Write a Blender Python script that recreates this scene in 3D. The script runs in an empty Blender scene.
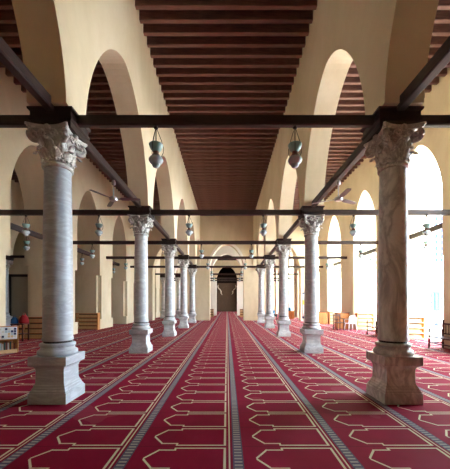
import bpy, math, random
from math import pi, sin, cos
from mathutils import Vector
random.seed(4)
SC = bpy.context.scene
COL = SC.collection
# ------------------------------------------------------------------ helpers
class MB:
    def __init__(s): s.v=[]; s.f=[]
    def face(s, pts):
        b=len(s.v); s.v+= [tuple(p) for p in pts]; s.f.append(tuple(range(b,b+len(pts))))
    def box(s,x0,x1,y0,y1,z0,z1):
        b=len(s.v)
        s.v+=[(x0,y0,z0),(x1,y0,z0),(x1,y1,z0),(x0,y1,z0),(x0,y0,z1),(x1,y0,z1),(x1,y1,z1),(x0,y1,z1)]
        s.f+=[tuple(b+i for i in q) for q in ((3,2,1,0),(4,5,6,7),(0,1,5,4),(1,2,6,5),(2,3,7,6),(3,0,4,7))]
        return s
    def ring_stack(s, rings, cap=True, close=True):
        b=len(s.v); n=len(rings[0])
        for r in rings: s.v+=[tuple(p) for p in r]
        for k in range(len(rings)-1):
            for i in range(n if close else n-1):
                j=(i+1)%n
                s.f.append((b+k*n+i,b+k*n+j,b+(k+1)*n+j,b+(k+1)*n+i))
        if cap:
            s.f.append(tuple(b+i for i in reversed(range(n))))
            s.f.append(tuple(b+(len(rings)-1)*n+i for i in range(n)))
        return s
    def lathe(s, prof, n=32, c=(0,0), sx=1, sy=1):
        rings=[[(c[0]+sx*r*cos(2*pi*i/n), c[1]+sy*r*sin(2*pi*i/n), z) for i in range(n)] for r,z in prof]
        return s.ring_stack(rings)
    def square(s, prof, c=(0,0), ex=1, ey=1):
        rings=[[(c[0]-h*ex,c[1]-h*ey,z),(c[0]+h*ex,c[1]-h*ey,z),(c[0]+h*ex,c[1]+h*ey,z),(c[0]-h*ex,c[1]+h*ey,z)] for h,z in prof]
        return s.ring_stack(rings)
    def tube(s, pts, r, n=8):
        pts=[Vector(p) for p in pts]; rings=[]
        rs = r if isinstance(r,(list,tuple)) else [r]*len(pts)
        for i,p in enumerate(pts):
            t=(pts[min(i+1,len(pts)-1)]-pts[max(i-1,0)]).normalized()
            a=Vector((0,0,1)) if abs(t.z)<.9 else Vector((1,0,0))
            u=t.cross(a).normalized(); w=t.cross(u)
            rings.append([p+rs[i]*(cos(2*pi*k/n)*u+sin(2*pi*k/n)*w) for k in range(n)])
        return s.ring_stack(rings)
    def prism(s, poly, axis, a, b):   # poly in the other two axes
        def P(u,v,t):
            return {'x':(t,u,v),'y':(u,t,v),'z':(u,v,t)}[axis]
        return s.ring_stack([[P(u,v,a) for u,v in poly],[P(u,v,b) for u,v in poly]])
    def mesh(s, name, smooth=False, angle=None):
        me=bpy.data.meshes.new(name); me.from_pydata(s.v,[],s.f); me.update()
        import bmesh
        bm=bmesh.new(); bm.from_mesh(me); bmesh.ops.recalc_face_normals(bm,faces=bm.faces)
        if smooth:
            bmesh.ops.remove_doubles(bm,verts=bm.verts,dist=1e-5)
            for f in bm.faces: f.smooth=True
            for e in bm.edges:
                if len(e.link_faces)!=2 or e.calc_face_angle(0)>math.radians(angle or 38): e.smooth=False
        bm.to_mesh(me); bm.free(); return me
def link(name, me, mat=None, parent=None, loc=(0,0,0), rz=0):
    o=bpy.data.objects.new(name, me); COL.objects.link(o)
    if mat and me and not me.materials: me.materials.append(mat)
    o.parent=parent; o.location=loc; o.rotation_euler=(0,0,rz); return o
def obj(name, mb, mat, parent=None, loc=(0,0,0), smooth=False, angle=None, rz=0):
    return link(name, mb.mesh(name,smooth,angle), mat, parent, loc, rz)
def tag(o,label,cat,group=None,kind=None):
    if label: o['label']=label
    if cat: o['category']=cat
    if group: o['group']=group
    if kind: o['kind']=kind
    return o
def thing(name,label,cat,loc=(0,0,0),rz=0,group=None):
    return tag(link(name,None,loc=loc,rz=rz),label,cat,group)
def struct(name,mb,mat,label=None,smooth=False):
    o=obj(name,mb,mat,smooth=smooth); o['kind']='structure'
    if label: o['label']=label
    return o
def dup(root, loc, rz=0, label=None, group=None):
    r=root.copy(); COL.objects.link(r); r.location=loc; r.rotation_euler=(0,0,rz)
    if label: r['label']=label
    if group: r['group']=group
    for ch in list(root.children):
        c=ch.copy(); COL.objects.link(c); c.parent=r
        for g in list(ch.children):
            d=g.copy(); COL.objects.link(d); d.parent=c
    return r
# ------------------------------------------------------------------ materials
def lin(c): return tuple((x/255/12.92 if x/255<=.04045 else ((x/255+.055)/1.055)**2.4) for x in c)
class NT:
    def __init__(s,name):
        s.m=bpy.data.materials.new(name); s.m.use_nodes=True; s.t=s.m.node_tree; s.n=s.t.nodes
        s.p=s.n['Principled BSDF']
        s.tc=s.n.new('ShaderNodeTexCoord')
    def L(s,a,b): s.t.links.new(a,b)
    def put(s,sock,v):
        if hasattr(v,'is_output') or isinstance(v,bpy.types.NodeSocket): s.L(v,sock)
        else: sock.default_value=v
    def M(s,op,a,b=0.0,c=0.0):
        n=s.n.new('ShaderNodeMath'); n.operation=op
        s.put(n.inputs[0],a); s.put(n.inputs[1],b); s.put(n.inputs[2],c); return n.outputs[0]
    def map(s,scale=(1,1,1),rot=(0,0,0),src='Object'):
        n=s.n.new('ShaderNodeMapping'); s.L(s.tc.outputs[src],n.inputs[0]); n.inputs['Scale'].default_value=scale; n.inputs['Rotation'].default_value=rot
        return n.outputs[0]
    def noise(s,vec,scale,detail=4,rough=.5,dist=0):
        n=s.n.new('ShaderNodeTexNoise'); s.L(vec,n.inputs['Vector']); n.inputs['Scale'].default_value=scale
        n.inputs['Detail'].default_value=detail; n.inputs['Roughness'].default_value=rough; n.inputs['Distortion'].default_value=dist
        return n.outputs[0]
    def ramp(s,f,stops):
        n=s.n.new('ShaderNodeValToRGB'); s.L(f,n.inputs[0]); e=n.color_ramp.elements
        while len(e)<len(stops): e.new(.5)
        for el,(p,c) in zip(e,stops): el.position=p; el.color=(*c,1)
        return n.outputs[0]
    def mix(s,f,a,b):
        n=s.n.new('ShaderNodeMix'); n.data_type='RGBA'; s.put(n.inputs[0],f)
        s.put(n.inputs[6],(*a,1) if isinstance(a,tuple) else a); s.put(n.inputs[7],(*b,1) if isinstance(b,tuple) else b)
        return n.outputs[2]
    def bump(s,h,strength,dist=.01):
        n=s.n.new('ShaderNodeBump'); s.L(h,n.inputs['Height']); n.inputs['Strength'].default_value=strength; n.inputs['Distance'].default_value=dist
        s.L(n.outputs[0],s.p.inputs['Normal'])
    def fin(s,col,rough=.6,spec=.5):
        s.put(s.p.inputs['Base Color'],(*col,1) if isinstance(col,tuple) else col)
        s.put(s.p.inputs['Roughness'],rough); s.p.inputs['Specular IOR Level'].default_value=spec
        return s.m
def plaster(name,c1,c2,c3):
    t=NT(name); n1=t.noise(t.map((1,1,.45)),.55,5,.6,.6); n2=t.noise(t.map((1,1,1)),6,6,.7)
    col=t.ramp(n1,[(.3,lin(c1)),(.5,lin(c2)),(.72,lin(c3))])
    col=t.mix(t.M('MULTIPLY',n2,.18),col,lin(tuple(x*.8 for x in c1)))
    t.bump(n2,.25,.01); return t.fin(col,.85,.2)
def wood(name,c1,c2,scale=(1,12,12),rough=.5,spec=.4):
    t=NT(name); n=t.noise(t.map(scale),2.2,5,.6,.8)
    col=t.ramp(n,[(.3,lin(c1)),(.7,lin(c2))]); t.bump(n,.15,.004); return t.fin(col,rough,spec)
def marble(name,c1,c2,cv,scale,rot,vs=1.6,amt=.7):
    t=NT(name); v=t.map(scale,rot); n=t.noise(v,vs,7,.62,1.6); w=t.noise(t.map((1,1,1)),1.3,3)
    base=t.mix(w,lin(c1),lin(c2))
    k=t.M('SUBTRACT',1,t.M('MULTIPLY',t.M('ABSOLUTE',t.M('SUBTRACT',n,.5)),9)); k=t.M('MAXIMUM',k,0)
    k2=t.M('MULTIPLY',k,amt); col=t.mix(k2,base,lin(cv))
    t.bump(t.noise(t.map((1,1,1)),9,4),.12,.01); return t.fin(col,.38,.4)
M={}
M['plaster']=plaster('cream_plaster',(216,201,166),(228,214,182),(237,225,198))
M['rim']=plaster('white_plaster',(232,226,210),(240,235,222),(244,240,230))
M['beam']=wood('dark_beam_wood',(42,31,28),(66,48,42),(1,14,14),.45)
M['beam_long']=wood('dark_beam_wood_long',(42,31,30),(70,54,50),(14,1,14),.45)
M['joist']=wood('joist_wood',(98,68,58),(140,100,88),(1,10,10),.5)
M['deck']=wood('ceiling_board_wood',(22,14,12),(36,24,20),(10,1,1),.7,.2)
M['block']=wood('impost_wood',(34,25,22),(54,40,34),(6,6,10),.45)
M['marble_blue']=marble('blue_grey_marble',(184,196,206),(204,214,220),(146,152,166),(1,1,4.5),(0.10,0.1,0),1.5,.5)
M['marble_brown']=marble('brown_grey_marble',(216,212,206),(230,226,220),(130,122,118),(1.3,1.3,.6),(0.5,0.6,0),1.5,.6)
M['marble_pale']=marble('pale_grey_marble',(206,213,214),(222,227,226),(150,154,162),(1,1,2.2),(0.25,0.2,0),1.6,.5)
M['cap_stone']=marble('carved_pale_stone',(206,210,206),(222,226,222),(130,120,110),(1,1,1),(0,0,0),4,.5)
M['cap_brown']=marble('carved_brown_stone',(206,198,188),(218,210,200),(124,114,104),(1,1,1),(0,0,0),4,.6)
M['courtyard']=plaster('courtyard_paving',(225,222,214),(232,230,224),(238,236,230))
M['orange_wood']=wood('varnished_orange_wood',(176,112,58),(204,140,80),(8,1,1),.4)
M['pale_wood']=wood('pale_pine',(205,170,120),(222,190,142),(8,1,1),.55)
M['dark_chair']=wood('dark_turned_wood',(64,34,28),(92,50,38),(8,8,1),.35)
M['brown_panel']=wood('brown_panelling',(84,66,52),(106,84,66),(6,1,1),.5)
def plain(name,c,rough=.5,metal=0,spec=.5,trans=0):
    t=NT(name); n=t.noise(t.map(),14,3); c=lin(c)
    m=t.fin(t.mix(n,tuple(x*.86 for x in c),tuple(min(1,x*1.1) for x in c)),rough,spec)
    t.p.inputs['Metallic'].default_value=metal; t.p.inputs['Transmission Weight'].default_value=trans; return m
M['black']=plain('black_paint',(22,21,22)); M['door']=plain('grey_beige_door',(160,150,132),.6)
M['red']=plain('red_cloth',(150,16,28),.8); M['blue']=plain('blue_cloth',(24,92,140),.7)
M['steel']=plain('brushed_steel',(190,190,195),.3,1); M['fan']=plain('grey_fan_blade',(120,104,104),.4)
M['lamp_top']=plain('teal_enamel',(132,168,164),.3); M['lamp_neck']=plain('brown_bronze',(110,78,66),.35,.3)
M['lamp_glass']=plain('pale_blue_glass',(196,218,224),.15,0,.6,.15)
M['iron']=plain('dark_iron',(52,44,40),.5,.6); M['white_plastic']=plain('white_plastic',(232,234,240),.35)
M['jug']=plain('blue_water_jug',(40,130,180),.15,0,.6,.3); M['paper']=plain('white_paper',(226,228,226),.7)
M['window_blue']=plain('blue_window',(14,50,120),.2); M['bframe']=plain('blue_grey_paint',(14,34,84),.5)
M['building']=plain('white_building',(236,236,236),.8); M['yellow']=plain('yellow_print',(220,200,60),.6)
M['book1']=plain('book_dark_green',(40,70,60),.6); M['book2']=plain('book_red_brown',(120,50,40),.6); M['book3']=plain('book_white',(215,210,200),.6)
# carpet -----------------------------------------------------------
def carpet():
    t=NT('prayer_carpet'); sp=t.n.new('ShaderNodeSeparateXYZ'); t.L(t.tc.outputs['Object'],sp.inputs[0])
    P=1.17; Q=.49; MM=t.M
    def modp(a,p): return MM('MULTIPLY',MM('FRACT',MM('DIVIDE',a,p)),p)
    u=modp(MM('ADD',sp.outputs[0],P*40-.016),P)
    yy=MM('ADD',sp.outputs[1],Q*80-3.185)
    v=modp(yy,Q); vv=MM('ABSOLUTE',MM('SUBTRACT',v,Q/2))
    lt=lambda a,b: MM('LESS_THAN',a,b); gt=lambda a,b: MM('GREATER_THAN',a,b)
    mul=lambda *a: a[0] if len(a)==1 else MM('MULTIPLY',a[0],mul(*a[1:]))
    rng=lambda a,b: mul(gt(u,a),lt(u,b))
    def band(c,w): return lt(MM('ABSOLUTE',MM('SUBTRACT',u,c)),w)
    def near(x,c,w): return lt(MM('ABSOLUTE',MM('SUBTRACT',x,c)),w)
    H1,H2,W=.172,.212,.010
    slope=H1/.13
    tip=mul(rng(.312,.44),near(vv,MM('MULTIPLY',MM('SUBTRACT',u,.31),slope),.019))
    mid=mul(rng(.43,.615),near(vv,H1,W)); step=mul(band(.612,W*1.1),gt(vv,H1-W),lt(vv,H2+W))
    body=mul(rng(.612,1.165),near(vv,H2,W)); edge=mul(band(1.155,.013),lt(vv,H2+W))
    lines=tip
    for k in (mid,step,body,edge): lines=MM('MAXIMUM',lines,k)
    thin=band(.035,.008)
    b=rng(.070,.178)
    hatch=lt(modp(yy,.06),.03)
    wn=t.noise(t.map((1,1,1)),2.0,4); fine=t.noise(t.map((1,1,1)),260,2)
    red=t.ramp(wn,[(.3,lin((140,5,46))),(.7,lin((156,10,60)))])
    red=t.mix(MM('MULTIPLY',fine,.35),red,lin((96,6,36)))
    seam=lt(modp(yy,Q),.012)
    red=t.mix(MM('MULTIPLY',seam,.45),red,lin((60,8,22)))
    tone=t.mix(mul(hatch,rng(.085,.165)),lin((96,86,110)),lin((172,164,160)))
    col=t.mix(b,red,tone); col=t.mix(MM('MAXIMUM',lines,thin),col,lin((224,214,188)))
    worn=t.M('MULTIPLY',t.M('GREATER_THAN',t.noise(t.map((.5,.5,.5)),1.2,3),.62),.12)
    col=t.mix(worn,col,lin((190,120,130)))
    t.bump(fine,.25,.004)
    t.p.inputs['Sheen Weight'].default_value=.0; t.p.inputs['Sheen Roughness'].default_value=.5
    return t.fin(col,.8,.12)
M['carpet']=carpet()
# ------------------------------------------------------------------ layout numbers
A0,ST=4.8,4.65
def row(n): return A0+ST*(n-1)
AX=2.82            # nave arcade axis
IN,OUT=2.51,3.13   # nave arcade wall faces
PX0,PX1=7.9,9.3   # outer arcade faces
CZ=9.8             # underside of joists
DK=10.08           # underside of boards
YB=-5.0; WA0,WA1=26.9,27.8; YE=56.0
# ------------------------------------------------------------------ arcade walls
def arch_pts(a,b,spring,apex,p=1.7,n=44):
    c=(a+b)/2; h=(b-a)/2; out=[]
    for i in range(n+1):
        th=pi*i/n; x=-cos(th)
        z=(max(0,1-abs(x)**p))**(1/p); out.append((c+h*x, spring+(apex-spring)*z))
    return out
def arcade(mb, mapf, s0, s1, t0, t1, openings, top, base, p=1.7):
    """mapf(s,t,z)->xyz ; openings (a,b,spring,apex)"""
    def both(poly):
        for t in (t0,t1): mb.face([mapf(s,t,z) for s,z in poly])
    cur=s0
    for (a,b,sp,ap) in openings:
        if a>cur: both([(cur,base),(a,base),(a,top),(cur,top)]); mb.face([mapf(cur,t0,base),mapf(a,t0,base),mapf(a,t1,base),mapf(cur,t1,base)])
        pts=arch_pts(a,b,sp,ap,p)
        for i in range(len(pts)-1):
            (x0,z0),(x1,z1)=pts[i],pts[i+1]
            if x1-x0>1e-6: both([(x0,z0),(x1,z1),(x1,top),(x0,top)])
        prof=[(a,base)]+pts+[(b,base)] if sp>base+1e-4 else pts
        for i in range(len(prof)-1):
            (x0,z0),(x1,z1)=prof[i],prof[i+1]
            mb.face([mapf(x0,t0,z0),mapf(x1,t0,z1),mapf(x1,t1,z1),mapf(x0,t1,z0)])
        cur=b
    if s1>cur+1e-5: both([(cur,base),(s1,base),(s1,top),(cur,top)]); mb.face([mapf(cur,t0,base),mapf(s1,t0,base),mapf(s1,t1,base),mapf(cur,t1,base)])
    mb.face([mapf(s0,t0,top),mapf(s1,t0,top),mapf(s1,t1,top),mapf(s0,t1,top)])
    for s in (s0,s1): mb.face([mapf(s,t0,base),mapf(s,t1,base),mapf(s,t1,top),mapf(s,t0,top)])
alongY=lambda s,t,z:(t,s,z)
alongX=lambda s,t,z:(s,t,z)
TOP=DK+.02
IMP=4.765
def nave_wall(sgn):
    mb=MB(); ops=[]
    for n in range(-1,5):
        a=row(n)+.31; b=row(n+1)-.31
        ops.append((a,b,IMP+.02,7.6))
    ops.append((row(5)+.31,WA0-.02,IMP+.02,7.3))
    arcade(mb,alongY,YB,WA0,sgn*IN,sgn*OUT,ops,TOP,IMP)
    return mb
struct('wall_nave_left',nave_wall(-1),M['plaster'],'cream plaster arcade wall with pointed arches left of the nave')
struct('wall_nave_right',nave_wall(1),M['plaster'],'cream plaster arcade wall with pointed arches right of the nave')
def notched(mb,x0,x1,y0,y1,z0,z1,n=.22):
    poly=[(x0+n,y0),(x1-n,y0),(x1-n,y0+n),(x1,y0+n),(x1,y1-n),(x1-n,y1-n),(x1-n,y1),(x0+n,y1),(x0+n,y1-n),(x0,y1-n),(x0,y0+n),(x0+n,y0+n)]
    mb.prism(poly,'z',z0,z1)
def outer_wall(sgn,openrows):
    mb=MB(); ops=[]; H=.98
    for n in openrows:
        ops.append((row(n)+H,row(n+1)-H,5.8,8.1))
    x0,x1=sorted((sgn*PX0,sgn*PX1))
    arcade(mb,alongY,YB,YE,x0,x1,ops,TOP,3.35,1.6)
    edges=[YB]+[v for o in ops for v in o[:2]]+[YE]
    for i in range(0,len(edges),2):
        y0,y1=edges[i],edges[i+1]
        if y1-y0<.05: continue
        notched(mb,x0,x1,y0,y1,.62,3.35,.22 if sgn<0 else .05)
        mb.box(x0-.02,x1+.02,y0-.02,y1+.02,0,.62)
    return mb
struct('wall_right',outer_wall(1,range(1,11)),M['plaster'],'cream plaster wall of arched openings to the courtyard')  # unseen stretch beside and behind the camera closed up to block front light
struct('wall_left',outer_wall(-1,range(0,11)),M['plaster'],'cream plaster wall of arched piers left of the side aisle')
# outer left arcade beyond the piers
mb=MB(); arcade(mb,alongY,row(2),row(6)-1.2,-14.91,-14.29,[(row(n)+.31,row(n+1)-.31,IMP+.02,7.6) for n in (2,3,4)]+[(row(5)+.31,WA0-.05,IMP+.02,7.3)],TOP,IMP)
struct('wall_outer_left',mb,M['plaster'],'plaster arcade wall carried by columns in the far left aisle')
# transverse wall across nave and aisles
mb=MB(); arcade(mb,alongX,-21,PX0,WA0,WA1,[(-7.0,-3.8,4.4,7.3),(-1.6,1.6,5.0,7.25),(3.8,7.0,4.4,7.3)],TOP,0,1.75)
struct('wall_transverse',mb,M['plaster'],'cream plaster cross wall with three pointed arches at the end of the nave')
for nm,a,b,sp,ap in (('trim_1',-1.6,1.6,5.0,7.25),('trim_2',-7.0,-3.8,4.4,7.3),('trim_3',3.8,7.0,4.4,7.3)):
    mb=MB(); inner=arch_pts(a,b,sp,ap,1.75,36); outer=arch_pts(a-.22,b+.22,sp,ap+.25,1.75,36)
    y0,y1=WA0-.05,WA0+.3
    for i in range(36):
        p,q,r,s_=inner[i],inner[i+1],outer[i+1],outer[i]
        mb.face([(p[0],y0,p[1]),(q[0],y0,q[1]),(r[0],y0,r[1]),(s_[0],y0,s_[1])])
        mb.face([(s_[0],y0,s_[1]),(r[0],y0,r[1]),(r[0],y1,r[1]),(s_[0],y1,s_[1])])
        mb.face([(p[0],y0,p[1]),(q[0],y0,q[1]),(q[0],y1,q[1]),(p[0],y1,p[1])])
    struct(nm,mb,M['rim'] if nm=='trim_1' else M['plaster'])
# second cross wall and end wall
mb=MB(); arcade(mb,alongX,-7.9,PX0,38,38.9,[(-7.0,-3.8,5.0,8.0),(-1.93,1.93,6.2,8.25),(3.8,7.0,5.0,8.0)],TOP,4.7,1.75)
for sg in (-1,1):
    mb.box(*sorted((sg*1.38,sg*3.8)),38,38.9,0,4.7)
mb.box(-7.9,-7.0,38,38.9,0,4.7); mb.box(7.0,7.9,38,38.9,0,4.7)
struct('wall_second_transverse',mb,M['rim'],'pale cross wall with a central arch deeper in the hall')
mb=MB(); arcade(mb,alongX,-PX0,PX0,YE,YE+1.0,[(-2.05,2.05,6.2,9.1)],TOP,0,1.8)
struct('wall_end',mb,M['plaster'],'far end wall with a tall dark arched recess')
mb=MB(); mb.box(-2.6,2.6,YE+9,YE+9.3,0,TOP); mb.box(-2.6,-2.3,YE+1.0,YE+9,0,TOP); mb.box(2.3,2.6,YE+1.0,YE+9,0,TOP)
struct('wall_recess',mb,M['deck'],'dark back of the arched recess')  # near-black wood: darkness of the unlit void put into the colour
# remaining shell
mb=MB(); mb.box(-21,10,YB-.4,YB,0,TOP); struct('wall_back',mb,M['plaster'])
mb=MB(); mb.box(-21.4,-21,YB,YE,0,TOP); struct('wall_far_left',mb,M['plaster'])
mb=MB(); mb.box(-21.4,PX1+.2,YB-.4,YE+9.3,DK,DK+.35); struct('ceiling',mb,M['deck'],'dark wooden ceiling boards above the joists')
mb=MB(); mb.box(-21.4,PX1+.05,YB-.4,YE+9.3,-.35,-.03); struct('floor',mb,M['courtyard'])
mb=MB(); mb.box(-21,PX0,YB,YE+2.2,-.03,0)
for n in range(1,11): mb.box(PX0,PX1+.03,row(n)+.98,row(n+1)-.98,-.03,0)
tag(obj('carpet',mb,M['carpet']),'wall-to-wall crimson prayer carpet with beige niche outlines','carpet')
mb=MB(); mb.box(PX1+.05,130,-70,150,-.4,-.06); struct('ground',mb,M['courtyard'],'sunlit pale courtyard paving')
# ------------------------------------------------------------------ joists
def joist_mesh(x0,x1):
    return MB().prism([(-.062,CZ),(-.052,CZ-.0),(.052,CZ),(.062,CZ+.01),(.062,DK+.01),(-.062,DK+.01),(-.062,CZ+.01)][0:0] or [(-.062,CZ+.012),(-.05,CZ),(.05,CZ),(.062,CZ+.012),(.062,DK+.01),(-.062,DK+.01)],'x',x0,x1).mesh('ceiling_joist')
for nm,x0,x1,y0,y1,lab in (
    ('nave',-IN-.02,IN+.02,4.6,WA0-.1,'dark reddish wooden joist crossing the ceiling of the central nave'),
    ('left',-PX0-.02,-OUT+.02,4.6,WA0-.1,'dark wooden joist crossing the ceiling of the left side aisle'),
    ('right',OUT-.02,PX0+.02,4.6,WA0-.1,'brown wooden joist crossing the ceiling of the right side aisle'),
    ('far',-14.3,-PX1+.02,14.0,22.0,'dark wooden joist seen through the left piers beyond the aisle')):
    me=joist_mesh(x0,x1); y=y0+.19
    while y<y1:
        tag(link('ceiling_joist',me,M['joist'],loc=(0,y,0)),lab,'ceiling joist',{'nave':'joists over the nave','left':'joists over the left aisle','right':'joists over the right aisle','far':'joists beyond the left piers'}[nm]); y+=.39
# ------------------------------------------------------------------ columns
def leaf(mb, ang, r0, z0, h, w, curl, zt=None):
    nu,nv=6,9; c,s=cos(ang),sin(ang); front=[]; back=[]
    for j in range(nv+1):
        t=j/nv; 
        if t<.72: rr=r0+.02+.085*t*t; zz=z0+h*t/.72
        else:
            k=(t-.72)/.28*pi*.95; rr=r0+.02+.085*.52+curl*(1-cos(k))/2*1.1; zz=z0+h+curl*.45*sin(k)-curl*.25*(1-cos(k))
        ww=w*(.6+.4*sin(pi*min(1,t*1.25)))*(1 if t<.45 else 1-.72*((t-.45)/.55)**1.4)*(1+.16*cos(t*pi*9))
        f=[];b=[]
        for i in range(nu+1):
            q=(i/nu-.5)*2; rd=rr+.016*(1-abs(q))+.007*cos(q*pi*2.5)-.012*q*q; tx=q*ww/2
            for L,d in ((f,0),(b,-.022)):
                R=rd+d; L.append((R*c-tx*s,R*s+tx*c,zz))
        front.append(f); back.append(b)
    rings=[front[j]+back[j][::-1] for j in range(nv+1)]
    mb.ring_stack(rings)
def capital():
    mb=MB()
    mb.lathe([(.205,0),(.232,.008),(.24,.03),(.232,.052),(.21,.06),(.205,.075),(.222,.085),(.222,.10),(.2,.105),(.195,.25),(.205,.38),(.25,.5),(.285,.53)],36)
    for i in range(16):   # bead ring
        a=2*pi*i/16; mb.lathe([(.004,.085),(.02,.092),(.026,.107),(.02,.122),(.004,.13)],8,(.226*cos(a),.226*sin(a)))
    for i in range(8): leaf(mb,2*pi*i/8+pi/8,.20,.12,.13,.175,.075)
    for i in range(8): leaf(mb,2*pi*i/8,.20,.15,.24,.17,.085)
    for i in range(4):    # corner volutes: flat spirals swelling out under the abacus corners
        a=pi/4+i*pi/2; c,s=cos(a),sin(a); pts=[]; rs=[]
        for k in range(8):
            t=k/7; R=.24+.14*t*t; pts.append((R*c,R*s,.30+.2*t)); rs.append(.03+.012*t)
        for k in range(1,30):
            th=pi*.45-k*.36; r=.088*(1-k/34); R=.345+r*cos(th)-.012; z=.445+r*sin(th)
            pts.append((R*c,R*s,z)); rs.append(.045*(1-k/60))
        mb.tube(pts,rs,8)
        for off in (-.045,.045):
            mb.lathe([(.004,.432),(.03,.437),(.036,.457),(.03,.477),(.004,.482)],10,(.345*c-off*s,.345*s+off*c))
        b=i*pi/2; c,s=cos(b),sin(b)     # centre flower with petals
        for k in range(6):
            q=k*pi/3; px,pz=.03*cos(q),.03*sin(q)+.505
            mb.lathe([(.003,pz-.024),(.02,pz-.012),(.024,pz),(.02,pz+.012),(.003,pz+.024)],8,(.292*c-px*s,.292*s+px*c))
        mb.lathe([(.003,.485),(.035,.505),(.048,.535),(.045,.57),(.02,.59)],10,(.29*c,.29*s))
        for sd in (-1,1):  # inner helices
            pts=[]; rs=[]
            for k in range(20):
                th=-pi*.1+k*.4; r=.058*(1-k/26); tx=sd*(.085+r*cos(th)); z=.44+r*sin(th)+.02
                pts.append((.285*c-tx*s,.285*s+tx*c,z)); rs.append(.024*(1-k/40))
            mb.tube(pts,rs,6)
    # concave abacus
    def ab(h,z,dent=.085):
        r=[]
        for i in range(4):
            a=i*pi/2; c,s=cos(a),sin(a)
            for k in range(9):
                t=-1+2*k/8; tx=t*(h-.02); d=h-dent*(1-t*t); r.append((d*c-tx*s,d*s+tx*c,z))
        return r
    mb.ring_stack([ab(.30,.545),ab(.325,.555),ab(.325,.575),ab(.34,.58),ab(.34,.607)])
    return mb.mesh('capital',True,75)
CACHE={}
def column(x,y,shaft_m,cap_m,label,group,r=.2):
    key=(shaft_m,cap_m)
    if key not in CACHE:
        d={}
        mb=MB().square([(.298,0),(.302,.004),(.302,.17),(.288,.178),(.285,.20),(.266,.222),(.266,.236),(.25,.262),(.25,.276),(.236,.30),(.228,.335),(.226,.52),(.232,.555),(.25,.585),(.288,.606),(.296,.612),(.302,.618),(.302,.745),(.296,.752)])
        d['plinth']=mb.mesh('plinth')
        mb=MB().lathe([(.28,.752),(.296,.765),(.302,.795),(.296,.825),(.278,.84),(.266,.845),(.252,.87),(.25,.885),(.262,.895),(.272,.915),(.268,.938),(.25,.95),(.238,.952)],40)
        d['base']=mb.mesh('base',True,50)
        prof=[(.228,.985),(.236,.99),(.236,1.02),(.226,1.05)]
        for k in range(1,13):
            t=k/12; prof.append((.226-.024*t+.006*sin(pi*t),1.05+2.72*t))
        prof+= [(.202,3.80),(.205,3.825)]
        d['shaft']=MB().lathe(prof,40).mesh('shaft',True,50)
        d['joint']=MB().lathe([(.21,.951),(.21,.986)],32).mesh('joint')
        if 'cap' not in CACHE: CACHE['cap']=capital()
        c=CACHE['cap'].copy(); d['capital']=c
        d['impost_block']=MB().square([(.30,4.45),(.322,4.455),(.322,4.55),(.335,4.56),(.35,4.575),(.352,4.60),(.33,4.605),(.33,4.70),(.345,4.71),(.362,4.73),(.364,4.76),(.35,4.765)],(0,.08),1,.88).mesh('impost_block')
        CACHE[key]=d
    d=CACHE[key]; t=thing('marble_column',label,'column',(x,y,0),0,group)
    link('plinth',d['plinth'],M[shaft_m],t); link('base',d['base'],M[shaft_m],t)
    link('joint',d['joint'],M['black'],t); link('shaft',d['shaft'],M[shaft_m],t)
    cp=link('capital',d['capital'],M[cap_m],t); cp.location=(0,0,3.82); cp.scale=(1,1,1.045)
    link('impost_block',d['impost_block'],M['block'],t)
    return t
ordn=['','first','second','third','fourth','fifth']
for sg,sd in ((-1,'left'),(1,'right')):
    for n in range(1,6):
        if n==1: m,c,d=('marble_blue','cap_stone','blue-grey veined') if sg<0 else ('marble_brown','cap_brown','brown-grey dark-veined')
        else: m,c,d='marble_pale','cap_stone','pale grey'
        w=['','nearest and largest of all','second from the front','third from the front','fourth from the front','fifth and farthest before the cross wall'][n]
        column(sg*AX,row(n),m,c,f'{d} marble column on the {sd} of the nave, {w}','nave columns')
column(-14.6,row(4),'marble_blue','cap_stone','blue-grey column seen through the opening at the left edge behind the book stand','outer columns')
column(-6.95,31.3,'marble_pale','cap_stone','thin distant column seen through the left aisle arch, outer one','columns beyond the left arch')
column(-5.3,31.3,'marble_pale','cap_stone','thin distant column seen through the left aisle arch, inner one','columns beyond the left arch')
# ------------------------------------------------------------------ tie beams
def beam_x(x0,x1,y,z0,z1,label,group,h=.055):
    mb=MB(); mb.prism([(y-h,z0+.02),(y-h+.02,z0),(y+h-.02,z0),(y+h,z0+.02),(y+h,z1),(y-h,z1)],'x',x0,x1)
    return tag(obj('tie_beam',mb,M['beam']),label,'beam',group)
def beam_y(x,y0,y1,z0,z1,label,group,h=.075):
    mb=MB(); mb.prism([(x-h,z0+.02),(x-h+.02,z0),(x+h-.02,z0),(x+h,z0+.02),(x+h,z1),(x-h,z1)],'y',y0,y1)
    return tag(obj('tie_beam',mb,M['beam_long']),label,'beam',group)
G='cross tie beams'
pair=['','nearest','second','third','fourth','fifth']
for n in range(1,6):
    y=row(n); za,zb,hb=(4.58,4.74,.055) if n==1 else (4.53,4.69,.07)
    beam_x(-AX+.34,AX-.34,y,za,zb,f'dark tie beam across the nave between the {pair[n]} pair of columns',G,hb)
    beam_x(-PX0,-AX-.34,y,za,zb,f'dark tie beam across the left aisle from the {pair[n]} left column to the wall',G,hb)
    beam_x(AX+.34,PX0,y,za,zb,f'dark tie beam across the right aisle from the {pair[n]} right column to the wall',G,hb)
for k,y in enumerate((29.5,34.4,37.6)):
    w=['upper and nearest','middle','lowest and farthest'][k]
    beam_x(-7.88,7.88,y,4.56,4.72,f'{w} of the three tie beams seen through the central arch',G)
G='lengthwise tie beams'
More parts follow.
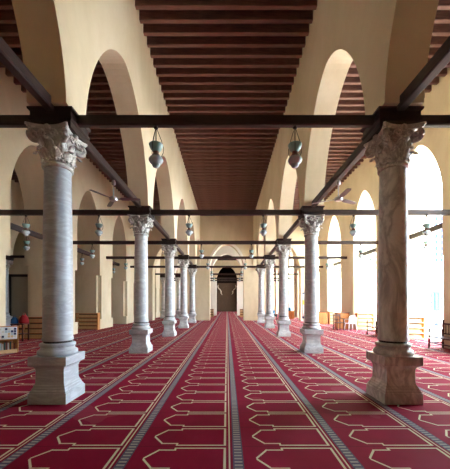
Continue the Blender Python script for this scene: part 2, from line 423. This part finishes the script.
for sg,sd in ((-1,'left'),(1,'right')):
    for n in range(0,6):
        y0=row(n)+(.25 if n else 1.5); y1=row(n+1)-.25 if n<5 else WA0
        w=['from overhead down to the nearest column','between the first and second columns','between the second and third columns','between the third and fourth columns','between the fourth and fifth columns','between the fifth column and the cross wall'][n]
        if n==0: y1=row(1)-.2 
        beam_y(sg*AX,y0,y1,4.70,4.87,f'dark lengthwise tie beam {w}, {sd} of the nave',G)
    for n in range(2,6):
        w=['','','nearest','second','third','farthest'][n]
        beam_y(sg*8.5,row(n)+.98,row(n+1)-.98 if n<5 else row(6)-.98,4.55,4.76,f'short dark tie beam inside the {w} visible wall arch on the {sd}',G)
for y in (16.2,18.75-1.1+1.1,):
    pass
beam_x(-14.25,-9.31,row(4),4.60,4.76,'dark tie beam seen through the leftmost opening, right of the distant column','cross tie beams')
beam_x(-20.98,-14.95,row(4)+.0,4.60,4.76,'dark tie beam seen through the leftmost opening, left of the distant column','cross tie beams')
# ------------------------------------------------------------------ lanterns
def lantern(drop=.3):
    t=thing('hanging_lantern','', 'lantern')
    # origin at beam underside
    link('rod',MB().tube([(0,0,.0),(0,0,-drop)],.008,8).mesh('rod'),M['iron'],t)
    link('hook',MB().lathe([(.01,-.05),(.03,-.04),(.04,-.02),(.03,0)],12).mesh('hook'),M['iron'],t)
    z=-drop
    for k in range(3):
        a=k*2*pi/3+.3
        link('chain',MB().tube([(.015*cos(a),.015*sin(a),-.04),(.09*cos(a),.09*sin(a),z*.75),(.125*cos(a),.125*sin(a),z-.05),(.118*cos(a),.118*sin(a),z-.13),(.09*cos(a),.09*sin(a),z-.19)],.005,6).mesh('chain'),M['iron'],t)
    link('top_cup',MB().lathe([(.02,z+.01),(.075,z+.004),(.112,z),(.118,z-.012),(.112,z-.03),(.098,z-.07),(.075,z-.105),(.05,z-.13)],24).mesh('top_cup',True),M['lamp_top'],t)
    link('neck',MB().lathe([(.05,z-.128),(.046,z-.15),(.058,z-.175),(.08,z-.205),(.1,z-.225)],24).mesh('neck',True),M['lamp_neck'],t)
    link('globe',MB().lathe([(.1,z-.224),(.118,z-.25),(.12,z-.275),(.105,z-.305),(.082,z-.325),(.07,z-.333),(.068,z-.35),(.055,z-.375),(.03,z-.39),(.004,z-.395)],24).mesh('globe',True),M['lamp_glass'],t)
    return t
proto=None
def put_lantern(x,y,z,label,group):
    global proto
    if proto is None:
        proto=lantern(); proto.location=(x,y,z); proto['label']=label; proto['group']=group
    else: dup(proto,(x,y,z),0,label,group)
for n in range(1,6):
    for sg,sd in ((-1,'left'),(1,'right')):
        put_lantern(sg*1.17+(-.0 if n==1 else sg*.06),row(n),4.58 if n==1 else 4.53,f'teal glass lantern hanging from the {pair[n]} nave tie beam, {sd} one',"nave lanterns")
        if n>=2 and n<5:
            for xx,w in ((4.22,'beside the columns'),(6.64,'beside the outer wall')):
                if (n==4 and xx<5): continue
                put_lantern(sg*xx,row(n),4.53,f'teal lantern on the {pair[n]} tie beam of the {sd} aisle, {w}','aisle lanterns')
for sg,sd in ((-1,'left'),(1,'right')):
    for n in (2,3,4):
        w=['','','nearest','second','third'][n]
        put_lantern(sg*8.5,row(n)+ST/2+.35,4.55,f'small lantern hanging inside the {w} visible wall arch on the {sd}','wall arch lanterns')
for sg,sd in ((-1,'left'),(1,'right')):
    put_lantern(sg*1.33,29.5,4.56,f'tiny {sd} lantern in the central arch, on the nearer beam','central arch lanterns')
# ------------------------------------------------------------------ ceiling fans
def fan(x,y,z,rz,label):
    t=thing('ceiling_fan',label,'fan',(x,y,z),0)   # origin at hub
    link('rod',MB().tube([(0,0,.05),(0,0,.46)],.013,10).mesh('rod'),M['steel'],t)
    link('canopy',MB().lathe([(.02,.34),(.045,.36),(.05,.42),(.035,.47)],16).mesh('canopy',True),M['steel'],t)
    link('motor_hub',MB().lathe([(.03,-.05),(.09,-.045),(.105,-.01),(.1,.03),(.05,.06),(.02,.075)],24).mesh('motor_hub',True),M['steel'],t)
    for k in range(3):
        a=rz+k*2*pi/3; c,s=cos(a),sin(a); rings=[]
        for r,w,tw in ((.09,.04,0),(.16,.045,.2),(.2,.11,.22),(.35,.125,.18),(.6,.115,.13),(.66,.08,.1)):
            q=[]
            for tx,dz in ((-w/2,.004),(w/2,.004),(w/2,-.004),(-w/2,-.004)):
                q.append((r*c-tx*s,r*s+tx*c,dz-tx*tw))
            rings.append(q)
        link('blade',MB().ring_stack(rings).mesh('blade'),M['fan'],t)
    return t
fan(-AX,7.15,4.22,math.radians(2),'grey three-blade fan under the lengthwise beam left of the nave')
fan(AX,7.15,4.22,math.radians(30),'grey three-blade fan under the lengthwise beam right of the nave')
# ------------------------------------------------------------------ furniture
def shelf_unit(x,y,w,h,d,rz,label,n=4,group='slatted bookshelves against the piers'):
    t=thing('bookshelf',label,'bookshelf',(x,y,0),rz,group)
    for sx in (-1,1):
        mb=MB().box(*sorted((sx*w/2,sx*(w/2-.05))),-d/2,d/2,0,h+.03); obj('side_panel',mb,M['orange_wood'],t)
    obj('back_panel',MB().box(-w/2+.05,w/2-.05,d/2-.02,d/2,.03,h),M['brown_panel'],t)  # darker brown puts the shadow lines between the slats into the colour
    for k in range(n+1):
        z=.03+(h-.06)*k/n
        obj('shelf_board',MB().box(-w/2+.05,w/2-.05,-d/2+.01,d/2-.02,z,z+.03),M['pale_wood'] if x>5 else M['orange_wood'],t)
        if k<n:
            obj('book_rest',MB().box(-w/2+.05,w/2-.05,-d/2+.12,-d/2+.14,z+.03,z+(h-.06)/n*.74),M['pale_wood'],t)
    return t
shelf_unit(8.36,12.82,.92,1.0,.34,0,'pale wooden slatted bookshelf right of the nearest right column')
shelf_unit(8.45,17.47,1.04,1.0,.34,0,'pale wooden bookshelf against the pier left of the nearest right column')
shelf_unit(8.37,22.12,.9,.95,.34,0,'small distant pale bookshelf left of the wooden chair and white chair')
shelf_unit(-8.55,12.82,1.35,1.0,.34,0,'orange-brown bookshelf left of the nearest left column')
shelf_unit(-8.5,17.47,1.35,1.0,.34,0,'orange-brown bookshelf right of the nearest left column')
shelf_unit(-1.78,33.2,.5,.95,.3,0,'low brown shelf left inside the central arch',3,'shelves beyond the central arch')
shelf_unit(1.78,33.2,.5,.95,.3,0,'low brown shelf right inside the central arch',3,'shelves beyond the central arch')
def spindle(mb,x,y,z0,z1,r):
    h=z1-z0; mb.lathe([(r*.7,z0),(r,z0+.08*h),(r,z0+.2*h),(r*.6,z0+.25*h),(r,z0+.32*h),(r*.75,z0+.5*h),(r,z0+.68*h),(r*.6,z0+.75*h),(r,z0+.8*h),(r,z0+.92*h),(r*.7,z1)],12,(x,y))
def bench(x,y,L,rz,label,group='turned-wood benches'):
    """local: faces -X, back at +X; runs along Y from 0 to -L"""
    t=thing('wooden_bench',label,'bench',(x,y,0),rz,group)
    D=.5
    for yy in (0,-L):
        mb=MB(); spindle(mb,0,yy,0,.7,.035); mb.lathe([(.01,.69),(.04,.71),(.04,.74),(.01,.77)],12,(0,yy)); obj('front_leg',mb,M['dark_chair'],t,smooth=True)
        mb=MB(); spindle(mb,D,yy,0,.95,.037); mb.lathe([(.01,.94),(.042,.96),(.042,.99),(.01,1.02)],12,(D,yy)); obj('rear_leg',mb,M['dark_chair'],t,smooth=True)
        mb=MB().box(0,D,yy-.035,yy+.035,.63,.67).box(0,D,yy-.02,yy+.02,.18,.22)
        for k in range(1,5): spindle(mb,D*k/5,yy,.42,.64,.013)
        obj('armrest',mb,M['dark_chair'],t)
    obj('seat',MB().box(-.03,D+.02,-L-.02,.02,.385,.43),M['dark_chair'],t)
    mb=MB().box(D-.02,D+.02,-L,0,.84,.9).box(D-.02,D+.02,-L,0,.5,.54)
    nn=int(L/.13)
    for k in range(1,nn): spindle(mb,D,-L*k/nn,.53,.85,.014)
    obj('backrest',mb,M['dark_chair'],t)
    obj('stretcher',MB().box(-.02,.02,-L,0,.18,.22),M['dark_chair'],t)
    return t
bench(7.33,10.3,1.9,0,'dark turned-wood bench against the pier at the right edge')
bench(7.33,14.85,1.7,0,'dark turned-wood bench just left of the nearest right column')
# dark wooden chair, white plastic chair, table, cabinets on the right
def wood_chair(x,y,rz,label):
    t=thing('wooden_chair',label,'chair',(x,y,0),rz)
    for sx in (-1,1):
        obj('leg',MB().box(sx*.22-.022,sx*.22+.022,-.22,-.176,0,.66),M['dark_chair'],t)
        obj('leg',MB().box(sx*.22-.022,sx*.22+.022,.19,.234,0,.95),M['dark_chair'],t)
        obj('armrest',MB().box(sx*.22-.03,sx*.22+.03,-.24,.22,.66,.69),M['dark_chair'],t)
    obj('seat',MB().box(-.24,.24,-.24,.22,.42,.46),M['dark_chair'],t)
    mb=MB().box(-.2,.2,.2,.225,.86,.94).box(-.2,.2,.2,.225,.56,.61)
    for k in range(5): mb.box(-.17+k*.08,-.15+k*.08,.205,.22,.6,.87)
    obj('backrest',mb,M['dark_chair'],t); return t
wood_chair(6.8,17.3,math.radians(10),'dark wooden armchair next to the white plastic chair')
def plastic_chair(x,y,rz,label):
    t=thing('plastic_chair',label,'chair',(x,y,0),rz)
    for sx in (-1,1):
        for sy in (-1,1):
            obj('leg',MB().tube([(sx*.26,sy*.25,.008),(sx*.21,sy*.2,.43)],[.022,.03],8),M['white_plastic'],t)
        obj('armrest',MB().tube([(sx*.24,-.23,.42),(sx*.27,-.22,.64),(sx*.27,.0,.67),(sx*.25,.22,.68)],.022,8),M['white_plastic'],t)
    rings=[]
    for y_,z_ in ((-.24,.43),(-.1,.415),(.12,.42),(.2,.45)):
        rings.append([(-.23,y_,z_),(.23,y_,z_),(.23,y_,z_-.03),(-.23,y_,z_-.03)])
    obj('seat',MB().ring_stack(rings),M['white_plastic'],t)
    mb=MB()
    for k in range(6): mb.prism([(-.21+k*.075,.45),(-.17+k*.075,.45),(-.17+k*.075,.8),(-.21+k*.075,.8)],'y',.2,.225)
    mb.tube([(-.24,.215,.45),(-.24,.25,.78),(-.15,.26,.86),(.15,.26,.86),(.24,.25,.78),(.24,.215,.45)],.025,8)
    obj('backrest',mb,M['white_plastic'],t); return t
plastic_chair(7.42,17.05,math.radians(187),'white plastic armchair before the pier on the right')
def cabinet(x,y,w,d,h,label,drawers=3,rz=0,name='wooden_cabinet'):
    t=thing(name,label,'cabinet',(x,y,0),rz)
    obj('body',MB().box(-w/2,w/2,-d/2,d/2,.06,h-.03).box(-w/2+.02,w/2-.02,-d/2+.03,d/2-.02,0,.06),M['orange_wood'],t)
    obj('top',MB().box(-w/2-.03,w/2+.03,-d/2-.03,d/2+.03,h-.03,h),M['dark_chair'],t)
    for k in range(drawers):
        z0=.1+(h-.17)*k/drawers; z1=.1+(h-.17)*(k+1)/drawers-.05
        dr=obj('drawer',MB().box(-w/2+.04,w/2-.04,-d/2-.02,-d/2+.01,z0,z1),M['orange_wood'],t)
        obj('knob',MB().lathe([(.012,(z0+z1)/2-.012),(.018,(z0+z1)/2),(.012,(z0+z1)/2+.012)],8,(0,-d/2-.035)),M['iron'],dr)
    return t
cabinet(7.42,18.35,.75,.5,1.02,'brown wooden cabinet behind the white plastic chair')
cabinet(7.38,22.2,.72,.5,.95,'orange-brown wooden cabinet beside the second right column')
cabinet(6.75,29.9,.55,.45,.85,'small orange wooden cabinet seen through the right aisle arch',2)
def jug(x,y,z,label):
    t=thing('water_jug',label,'water jug',(x,y,z),0,'blue water jugs')
    obj('bottle_body',MB().lathe([(.1,0),(.135,.02),(.135,.12),(.125,.14),(.135,.16),(.135,.28),(.09,.34),(.03,.37),(.03,.4)],20),M['jug'],t,smooth=True)
    obj('cap',MB().lathe([(.032,.395),(.034,.42),(.02,.43)],12),M['white_plastic'],t)
jug(6.62,29.9,.85,'blue water jug on the small orange cabinet in the right aisle arch')
t=thing('side_table','small dark table in the gap between the third and fourth right columns','table',(4.35,26.2,0))
obj('tabletop',MB().box(-.28,.28,-.22,.22,.58,.62),M['book1'],t)
for sx in (-1,1):
    for sy in (-1,1): obj('leg',MB().box(sx*.24-.02,sx*.24+.02,sy*.18-.02,sy*.18+.02,0,.58),M['black'],t)
obj('drawer',MB().box(-.24,.24,-.23,.1,.42,.58),M['book1'],t)
jug(4.3,26.2,.62,'blue water jug on the small dark table by the cross wall')
t=thing('standing_banner','narrow white and yellow banner on a stand just left of the second right column','banner',(6.9,25.6,0))
obj('banner_panel',MB().box(-.13,.13,-.02,.02,.25,2.6),M['bframe'],t)
obj('printed_sheet',MB().box(-.1,.1,-.03,-.021,.45,2.45),M['paper'],t); obj('printed_block',MB().box(-.08,.08,-.038,-.031,1.5,1.9),M['yellow'],t)
obj('pole',MB().tube([(0,.03,.02),(0,.03,2.6)],.015),M['steel'],t); obj('foot',MB().box(-.2,.2,-.15,.15,0,.03).box(-.03,.03,-.02,.04,.03,.3),M['steel'],t)
# ------------------------------------------------------------------ book stand, far left
t=thing('book_stand','orange wooden display stand with slanted glass case at the left edge','display stand',(-7.17,9.35,0),.62)
W=.27
for sx in (-1,1):
    obj('side_panel',MB().prism([(-.2,0),(.2,0),(.2,.80),(.12,.80),(-.2,.5)] if 0 else [(-.22,0),(.2,0),(.2,.82),(.14,.82),(-.22,.46)],'x',sx*W-.015,sx*W+.015),M['orange_wood'],t)
obj('back_panel',MB().box(-W+.015,W-.015,.18,.2,.02,.8),M['orange_wood'],t)
obj('bottom_board',MB().box(-W+.015,W-.015,-.21,.18,.03,.09),M['orange_wood'],t)
obj('plinth_board',MB().box(-W+.015,W-.015,-.225,-.2,0,.11),M['pale_wood'],t)
obj('middle_board',MB().box(-W+.015,W-.015,-.21,.18,.41,.435),M['orange_wood'],t)
obj('top_rail',MB().box(-W-.02,W+.02,.12,.215,.82,.845),M['orange_wood'],t)
def slant(x0,x1,a,b,off,th):  # along slope a..b (0 bottom 1 top)
    y=lambda s:-.22+.36*s; z=lambda s:.46+.36*s; n=.7071
    return [[(x0,y(a)-n*off,z(a)+n*off),(x1,y(a)-n*off,z(a)+n*off),(x1,y(a)-n*(off+th),z(a)+n*(off+th)),(x0,y(a)-n*(off+th),z(a)+n*(off+th))],
            [(x0,y(b)-n*off,z(b)+n*off),(x1,y(b)-n*off,z(b)+n*off),(x1,y(b)-n*(off+th),z(b)+n*(off+th)),(x0,y(b)-n*(off+th),z(b)+n*(off+th))]]
cs=obj('display_case',MB().ring_stack(slant(-W+.02,W-.02,0,1,-.03,.03)),M['white_plastic'],t)
mb=MB()
cols_=[]
for r_ in range(4):
    for c_ in range(7):
        pass
for r_ in range(4):
    for c_ in range(6):
        x0=-.235+c_*.078
        obj('booklet',MB().ring_stack(slant(x0+.006,x0+.072,.1+r_*.21,.1+r_*.21+.17,.001,.006)),M[random.choice(['paper','book3','bframe','pale_wood','lamp_glass'])],cs)
k=0
for c_,(w,h,m) in enumerate([(.03,.2,'book3'),(.035,.23,'lamp_glass'),(.03,.19,'book3'),(.04,.24,'book1'),(.035,.26,'book2'),(.03,.22,'book3'),(.04,.25,'book1'),(.03,.27,'orange_wood'),(.035,.2,'book2')]):
    x0=-.245+.05*c_; bx,by=-7.17+x0*cos(.62)+.15*sin(.62),9.35+x0*sin(.62)-.15*cos(.62)
    tag(obj('book',MB().box(0,w,0,.14,0,h),M[m],loc=(bx,by,.092),rz=.62),'book standing on the lower shelf of the display stand','book','books in the display stand')
# chair with red and blue bags beyond it
def stool(x,y,label):
    t=thing('low_table',label,'table',(x,y,0))
    obj('tabletop',MB().box(-.27,.27,-.22,.22,.70,.74),M['dark_chair'],t)
    for sx in (-1,1):
        for sy in (-1,1): obj('leg',MB().box(sx*.23-.022,sx*.23+.022,sy*.18-.022,sy*.18+.022,0,.70),M['dark_chair'],t)
    obj('shelf',MB().box(-.23,.23,-.18,.18,.28,.31).box(-.23,.23,-.19,-.17,.5,.56),M['dark_chair'],t)
stool(-8.86,12.25,'dark wooden table left of the left bookshelf, holding bags')
def bag(x,y,z,m,label,s=1):
    t=thing('cloth_bag',label,'bag',(x,y,z),.2)
    rings=[]
    for hz,w,d in ((0,.13,.07),(.04,.16,.1),(.14,.15,.09),(.23,.12,.06),(.3,.07,.025)):
        rings.append([(s*w*cos(a)*(1+.08*sin(3*a)),s*d*sin(a),s*hz) for a in [2*pi*i/16 for i in range(16)]])
    obj('bag_body',MB().ring_stack(rings),M[m],t,smooth=True)
    obj('handle',MB().tube([(s*-.05,0,s*.28),(s*-.04,0,s*.36),(0,0,s*.4),(s*.04,0,s*.36),(s*.05,0,s*.28)],s*.01,6),M[m],t)
bag(-8.72,12.27,.742,'red','red cloth bag on the dark table at left',1.2)
bag(-9.09,12.22,.742,'blue','blue cloth bag beside the red one',.9)
# door in the far left of the cross wall
mb=MB().box(-20.7,-20.25,WA0-.14,WA0+.02,0,4.35).box(-16.9,-16.6,WA0-.14,WA0+.02,0,4.35).box(-20.7,-16.6,WA0-.14,WA0+.02,4.1,4.35)
d=struct('door_1',mb,M['black'],'black framed tall door in the far left wall')
obj('door_leaf',MB().box(-20.25,-16.9,WA0-.08,WA0-.02,0,4.1),M['door'],d)
obj('handle',MB().box(-17.2,-17.1,WA0-.14,WA0-.08,1.0,1.25),M['steel'],d)
# ------------------------------------------------------------------ recess contents
mb=MB(); arcade(mb,alongX,-2.29,2.29,YE+1.3,YE+1.5,[(-1.15,1.15,3.6,5.1)],5.7,3.2,1.8); mb.box(-2.29,2.29,YE+1.5,YE+1.7,0,5.7); mb.box(-2.29,2.29,YE+1.4,YE+1.5,0,3.2); mb.box(-1.9,-1.7,YE+1.3,YE+1.5,0,3.2); mb.box(1.7,1.9,YE+1.3,YE+1.5,0,3.2)
tag(obj('wooden_screen',mb,M['brown_panel']),'brown wooden screen with an arch inside the far dark recess','screen')
for sg,sd in ((-1,'left'),(1,'right')):
    t=thing('wall_bracket',f'pale curved bracket hanging on the {sd} of the far recess','bracket',(sg*1.75,YE+.9,0))
    obj('bracket_arm',MB().tube([(sg*.0,0,5.3),(sg*.05,-.1,4.9),(sg*-.1,-.15,4.6),(sg*-.4,-.2,4.35),(sg*-.6,-.25,4.0),(sg*-.58,-.28,3.7),(sg*-.8,-.3,3.3)],[.06,.13,.1,.08,.14,.12,.05],10),M['rim'],t,smooth=True)
# ------------------------------------------------------------------ courtyard side
t=thing('apartment_tower','white high-rise with blue windows seen through the nearest right opening','building',(52,72,0))
obj('wall',MB().box(0,12,0,10,-.05,30),M['building'],t)
for r_ in range(9):
    for c_ in range(3):
        obj('window',MB().box(.5+c_*1.3,1.2+c_*1.3,-.08,.05,12+r_*1.5,13.1+r_*1.5),M['window_blue'],t)
t=thing('lamp_post','blue-framed glass lantern post in the bright courtyard','lamp',(15.38,20.9,0))
obj('pole',MB().lathe([(.16,-.06),(.16,.1),(.05,.2),(.04,1.05)],14),M['bframe'],t)
mb=MB()
for sx in (-1,1):
    for sy in (-1,1): mb.box(sx*.22-.04,sx*.22+.04,sy*.22-.04,sy*.22+.04,1.08,2.38)
mb.box(-.25,.25,-.25,.25,1.04,1.1).box(-.25,.25,-.25,.25,2.36,2.42)
obj('lamp_frame',mb,M['bframe'],t)
obj('lamp_glass',MB().box(-.15,.15,-.15,.15,1.1,2.36),M['jug'],t)
obj('finial',MB().square([(.24,2.42),(.08,2.55),(.02,2.62),(.05,2.68),(.01,2.75)]),M['bframe'],t)
# ------------------------------------------------------------------ camera, light
cam=bpy.data.cameras.new('camera'); co=link('camera',cam); co.location=(.025,0,1.6); co.rotation_euler=(pi/2,0,0)
cam.sensor_fit='HORIZONTAL'; cam.sensor_width=36; cam.lens=36*285/450
cam.shift_x=-2/450; cam.shift_y=(303.5-234.5)/450; cam.clip_end=500; cam.clip_start=.05
SC.camera=co
sun=bpy.data.lights.new('sun','SUN'); sun.energy=8; sun.angle=.01; sun.color=(1,.95,.86)
so=link('sun',sun); so.rotation_euler=Vector((-.36,1,-1.25)).to_track_quat('-Z','Y').to_euler(); so.location=(20,-20,30)
w=bpy.data.worlds.new('world'); SC.world=w; w.use_nodes=True
bg=w.node_tree.nodes['Background']; bg.inputs[0].default_value=(.72,.85,1.0,1); bg.inputs[1].default_value=6.0
SC.cycles.use_denoising=True
SC.cycles.max_bounces=14; SC.cycles.diffuse_bounces=10; SC.cycles.sample_clamp_indirect=20
SC.view_settings.view_transform='Standard'; SC.view_settings.look='None'; SC.view_settings.gamma=1
SC.view_settings.exposure=1.85; SC.view_settings.use_curve_mapping=False
